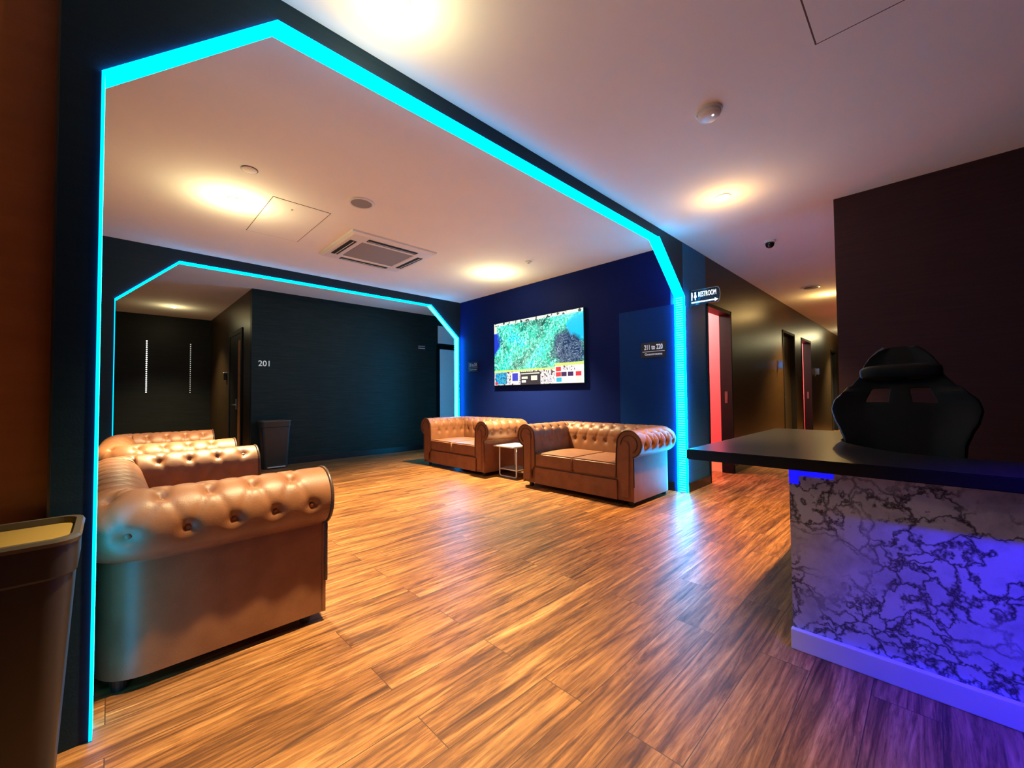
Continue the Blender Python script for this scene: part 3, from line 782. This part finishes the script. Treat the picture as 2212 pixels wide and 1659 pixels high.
for cy_, skirt in ((-.024, 0), (-.064, 1)):
    pb = bmesh.new(); cyl(pb, (-.0055, cy_, .052), .010, .003, 16, axis='X')
    if skirt: prism(pb, [(cy_-.006, .040), (cy_+.006, .040), (cy_+.016, .0), (cy_+.005, .0), (cy_+.005, -.03), (cy_-.005, -.03), (cy_-.005, .0), (cy_-.016, .0)], 'X', -.007, -.004)
    else: prism(pb, [(cy_-.011, .040), (cy_+.011, .040), (cy_+.010, .005), (cy_+.006, .005), (cy_+.006, -.03), (cy_-.006, -.03), (cy_-.006, .005), (cy_-.010, .005)], 'X', -.007, -.004)
    obj('figure_symbol', pb, M['lit_text'], rr_)
obj('bracket', BOX((-.008, -.02, -.10), (.008, 0, .10), .002), M['black'], rr_)
# little signs beside the corridor doors
for x, z, lab in ((8.60, 1.60, 'small plate sticking out beside the dark closed corridor door'), (12.05, 1.60, 'small plate sticking out beyond the thin red doorway')):
    r = thing('door_plate', lab, 'sign', (x, Y1, z))
    obj('bracket', BOX((-.01, -.012, -.10), (.01, 0, .10), .002), M['metal'], r)
    obj('plate', BOX((-.005, -.085, -.06), (.005, -.012, .085), .002), M['metal'], r)

# ------------------------------------------------------------------ reception desk
dk = thing('reception_desk', 'black topped reception desk with white marble front panel', 'desk', (2.117, .445, 0))
FX = .022
bm = bmesh.new()
prism(bm, [(-.035, .425), (1.675, .425), (1.675, -.055), (.97, -.066), (.87, -.085), (.77, -.125), (.66, -.19), (.56, -.26), (.49, -.33), (.45, -.40), (.43, -.50), (.43, -2.6), (-.035, -2.6)], 'Z', .772, .822)
bmesh.ops.bevel(bm, geom=[e for e in bm.edges if abs(e.verts[0].co.z-e.verts[1].co.z) < 1e-5], offset=.003, segments=2, affect='EDGES')
obj('desktop', bm, M['desk_top'], dk)
obj('front_panel', BOX((FX, -2.58, .0), (FX+.03, 0, .772)), M['marble'], dk)
obj('side_panel', BOX((FX+.03, -.03, 0), (1.60, -.002, .772)), M['black'], dk)
obj('end_panel', BOX((1.60, .0, 0), (1.64, .22, .772)), M['black'], dk)
pl_ = obj('plinth', BOX((-.004, -2.58, 0), (FX, .004, .085), .003), M['desk_base'], dk)
bm = bmesh.new(); prism(bm, [(.0, .770), (-.155, .770), (-.155, .742), (-.035, .742), (-.035, .705), (0., .705)], 'X', FX-.003, FX)
obj('led_tape', bm, M['led_blue'], dk)

# ------------------------------------------------------------------ gaming chair (faces the desk front)
gc = thing('gaming_chair', 'black gaming chair with headrest standing behind the desk', 'chair', (3.10, .12, 0))
def halfw(z):
    K = [(.44, .20), (.55, .225), (.70, .235), (.82, .245), (.88, .265), (.94, .292), (1.00, .306), (1.05, .296), (1.10, .255), (1.15, .205), (1.20, .172), (1.25, .158), (1.29, .138), (1.33, .108), (1.36, .065)]
    for (a, wa), (b, wb) in zip(K, K[1:]):
        if a <= z <= b: t = (z-a)/(b-a); t = t*t*(3-2*t)*.5+t*.5; return wa+(wb-wa)*t
    return K[-1][1]
bm = bmesh.new(); NZ, NX = 46, 24; g = []
for i in range(NZ+1):
    z = .44+(1.36-.44)*i/NZ; w = halfw(z)
    row = []
    for j in range(NX+1):
        s = j/NX*2-1; y = s*w
        # lean back slightly, bolsters curve forward
        x = (z-.44)*.16-.065*max(0, abs(s)-.45)**1.3*(1 if z < 1.12 else .4)
        row.append(bm.verts.new((x, y, z)))
    g.append(row)
for i in range(NZ):
    zc_ = .44+(1.36-.44)*(i+.5)/NZ
    for j in range(NX):
        yc = (j+.5)/NX*2-1; yy = yc*halfw(zc_)
        if 1.03 < zc_ < 1.115 and .15 < abs(yc) < .48: continue
        bm.faces.new((g[i][j], g[i][j+1], g[i+1][j+1], g[i+1][j]))
back = obj('backrest', bm, M['black_leather'], gc, True)
md = back.modifiers.new('thickness', 'SOLIDIFY'); md.thickness = .045; md.offset = 0
md = back.modifiers.new('bevel', 'BEVEL'); md.width = .012; md.segments = 3
bm = sph(bmesh.new(), (0, 0, 0), 1., (1, 1, 1), 28, 18)
for v in bm.verts:
    sgn = lambda a: (1 if a >= 0 else -1)
    v.co = Vector((.045*sgn(v.co.x)*abs(v.co.x)**.7, .172*sgn(v.co.y)*abs(v.co.y)**.45, .045*sgn(v.co.z)*abs(v.co.z)**.6))
hp = obj('head_pillow', bm, M['black_leather'], gc, True); hp.location = (.075, 0, 1.215); hp.rotation_euler = (radians(-2), 0, 0)
obj('strap', BOX((.06, -.163, 1.205), (.18, .163, 1.235), .006), M['black'], hp).matrix_parent_inverse = hp.matrix_basis.inverted()
bm = box(bmesh.new(), (-.50, -.25, .42), (.02, .25, .50), .03, 3)
seat = obj('seat', bm, M['black_leather'], gc, True, 50)
for s in (-1, 1): obj('bolster', box(bmesh.new(), (-.48, s*.20, .46), (.0, s*.275, .545), .03, 3), M['black_leather'], seat, True, 50)
for s in (-1, 1):
    am = bmesh.new(); tube(am, fillet([(-.20, s*.24, .44), (-.20, s*.31, .44), (-.20, s*.31, .66)], .03), .018, 10); a_ = obj('armrest', am, M['black'], gc, True)
    obj('arm_pad', box(bmesh.new(), (-.33, s*.27, .66), (-.07, s*.36, .69), .012, 3), M['black'], a_, True, 50)
obj('gas_lift', CYL((-.22, 0, .27), .03, .32, 20), M['black'], gc, True, 40)
sb = bmesh.new()
for k in range(5):
    a = 2*pi*k/5+.3; tube(sb, [(-.22, 0, .13), (-.22+.15*cos(a), .15*sin(a), .11), (-.22+.31*cos(a), .31*sin(a), .075)], .022, 10)
obj('star_base', sb, M['black'], gc, True, 50)
for k in range(5):
    a = 2*pi*k/5+.3; cb_ = bmesh.new(); cyl(cb_, (-.22+.31*cos(a), .31*sin(a)-.014, .031), .031, .018, 18, axis='Y'); cyl(cb_, (-.22+.31*cos(a), .31*sin(a)+.014, .031), .031, .018, 18, axis='Y')
    obj('caster', cb_, M['black'], gc, True, 40)

# ------------------------------------------------------------------ lights
def area(name, loc, rot, sx, sy, e, color):
    l = bpy.data.lights.new(name, 'AREA'); l.shape = 'RECTANGLE'; l.size = sx; l.size_y = sy; l.energy = e; l.color = color
    o = bpy.data.objects.new(name, l); COL.objects.link(o); o.location = loc; o.rotation_euler = rot; return o
# blue ceiling spot over the front of the desk
bl = spot('blue_desk_light', (1.45, -1.05, 2.76), 2100, (.008, .001, 1.), 46, 1., .05)
bl.rotation_euler = (Vector((1.95, -.62, .30))-bl.location).to_track_quat('-Z', 'Y').to_euler()
spot('corridor_fill', (14.2, 1.2, 2.76), 1000, WARM, 100, 1., .04); point('corridor_ceiling_fill', (14.2, 1.2, 2.68), 30, WARM, .03)  # unseen lamps added to brighten the far corridor
# washroom lights
point('washroom_light', (5.55, WT+.75, 2.45), 150, (1., .85, .70), .10)
point('washroom_light', (10.9, WT+.75, 2.45), 150, (1., .85, .70), .10)
# downlight further back in the room, behind the viewer
spot('room_light', (-1.2, -1.4, 2.76), 3, WARM, 140, .8, .05)

w = bpy.data.worlds.new('world'); SC.world = w; w.use_nodes = True
w.node_tree.nodes['Background'].inputs['Color'].default_value = (.02, .012, .010, 1); w.node_tree.nodes['Background'].inputs['Strength'].default_value = .02

# ------------------------------------------------------------------ camera
f, yaw, pitch, roll = 884.45, radians(45.6), radians(1.61), radians(-.487)
fw = Vector((cos(yaw)*cos(pitch), sin(yaw)*cos(pitch), sin(pitch))); rt = Vector((sin(yaw), -cos(yaw), 0)); up = rt.cross(fw)
rt2 = rt*cos(roll)+up*sin(roll); up2 = rt2.cross(fw)
cam = bpy.data.cameras.new('camera'); cam.sensor_width = 36; cam.lens = f/2212*36; cam.clip_start = .02; cam.clip_end = 100
co = bpy.data.objects.new('camera', cam); COL.objects.link(co)
mw = Matrix.Identity(4)
for i in range(3): mw[i][0] = rt2[i]; mw[i][1] = up2[i]; mw[i][2] = -fw[i]
mw[0][3], mw[1][3], mw[2][3] = 0, 0, 1.1
co.matrix_world = mw
SC.camera = co
vs_ = SC.view_settings
vs_.view_transform = 'Standard'; vs_.look = 'None'; vs_.exposure = 0.; vs_.gamma = 1.; vs_.use_curve_mapping = False
SC.cycles.use_denoising = True
SC.cycles.max_bounces = 8
SC.cycles.diffuse_bounces = 5
SC.cycles.sample_clamp_indirect = 8.
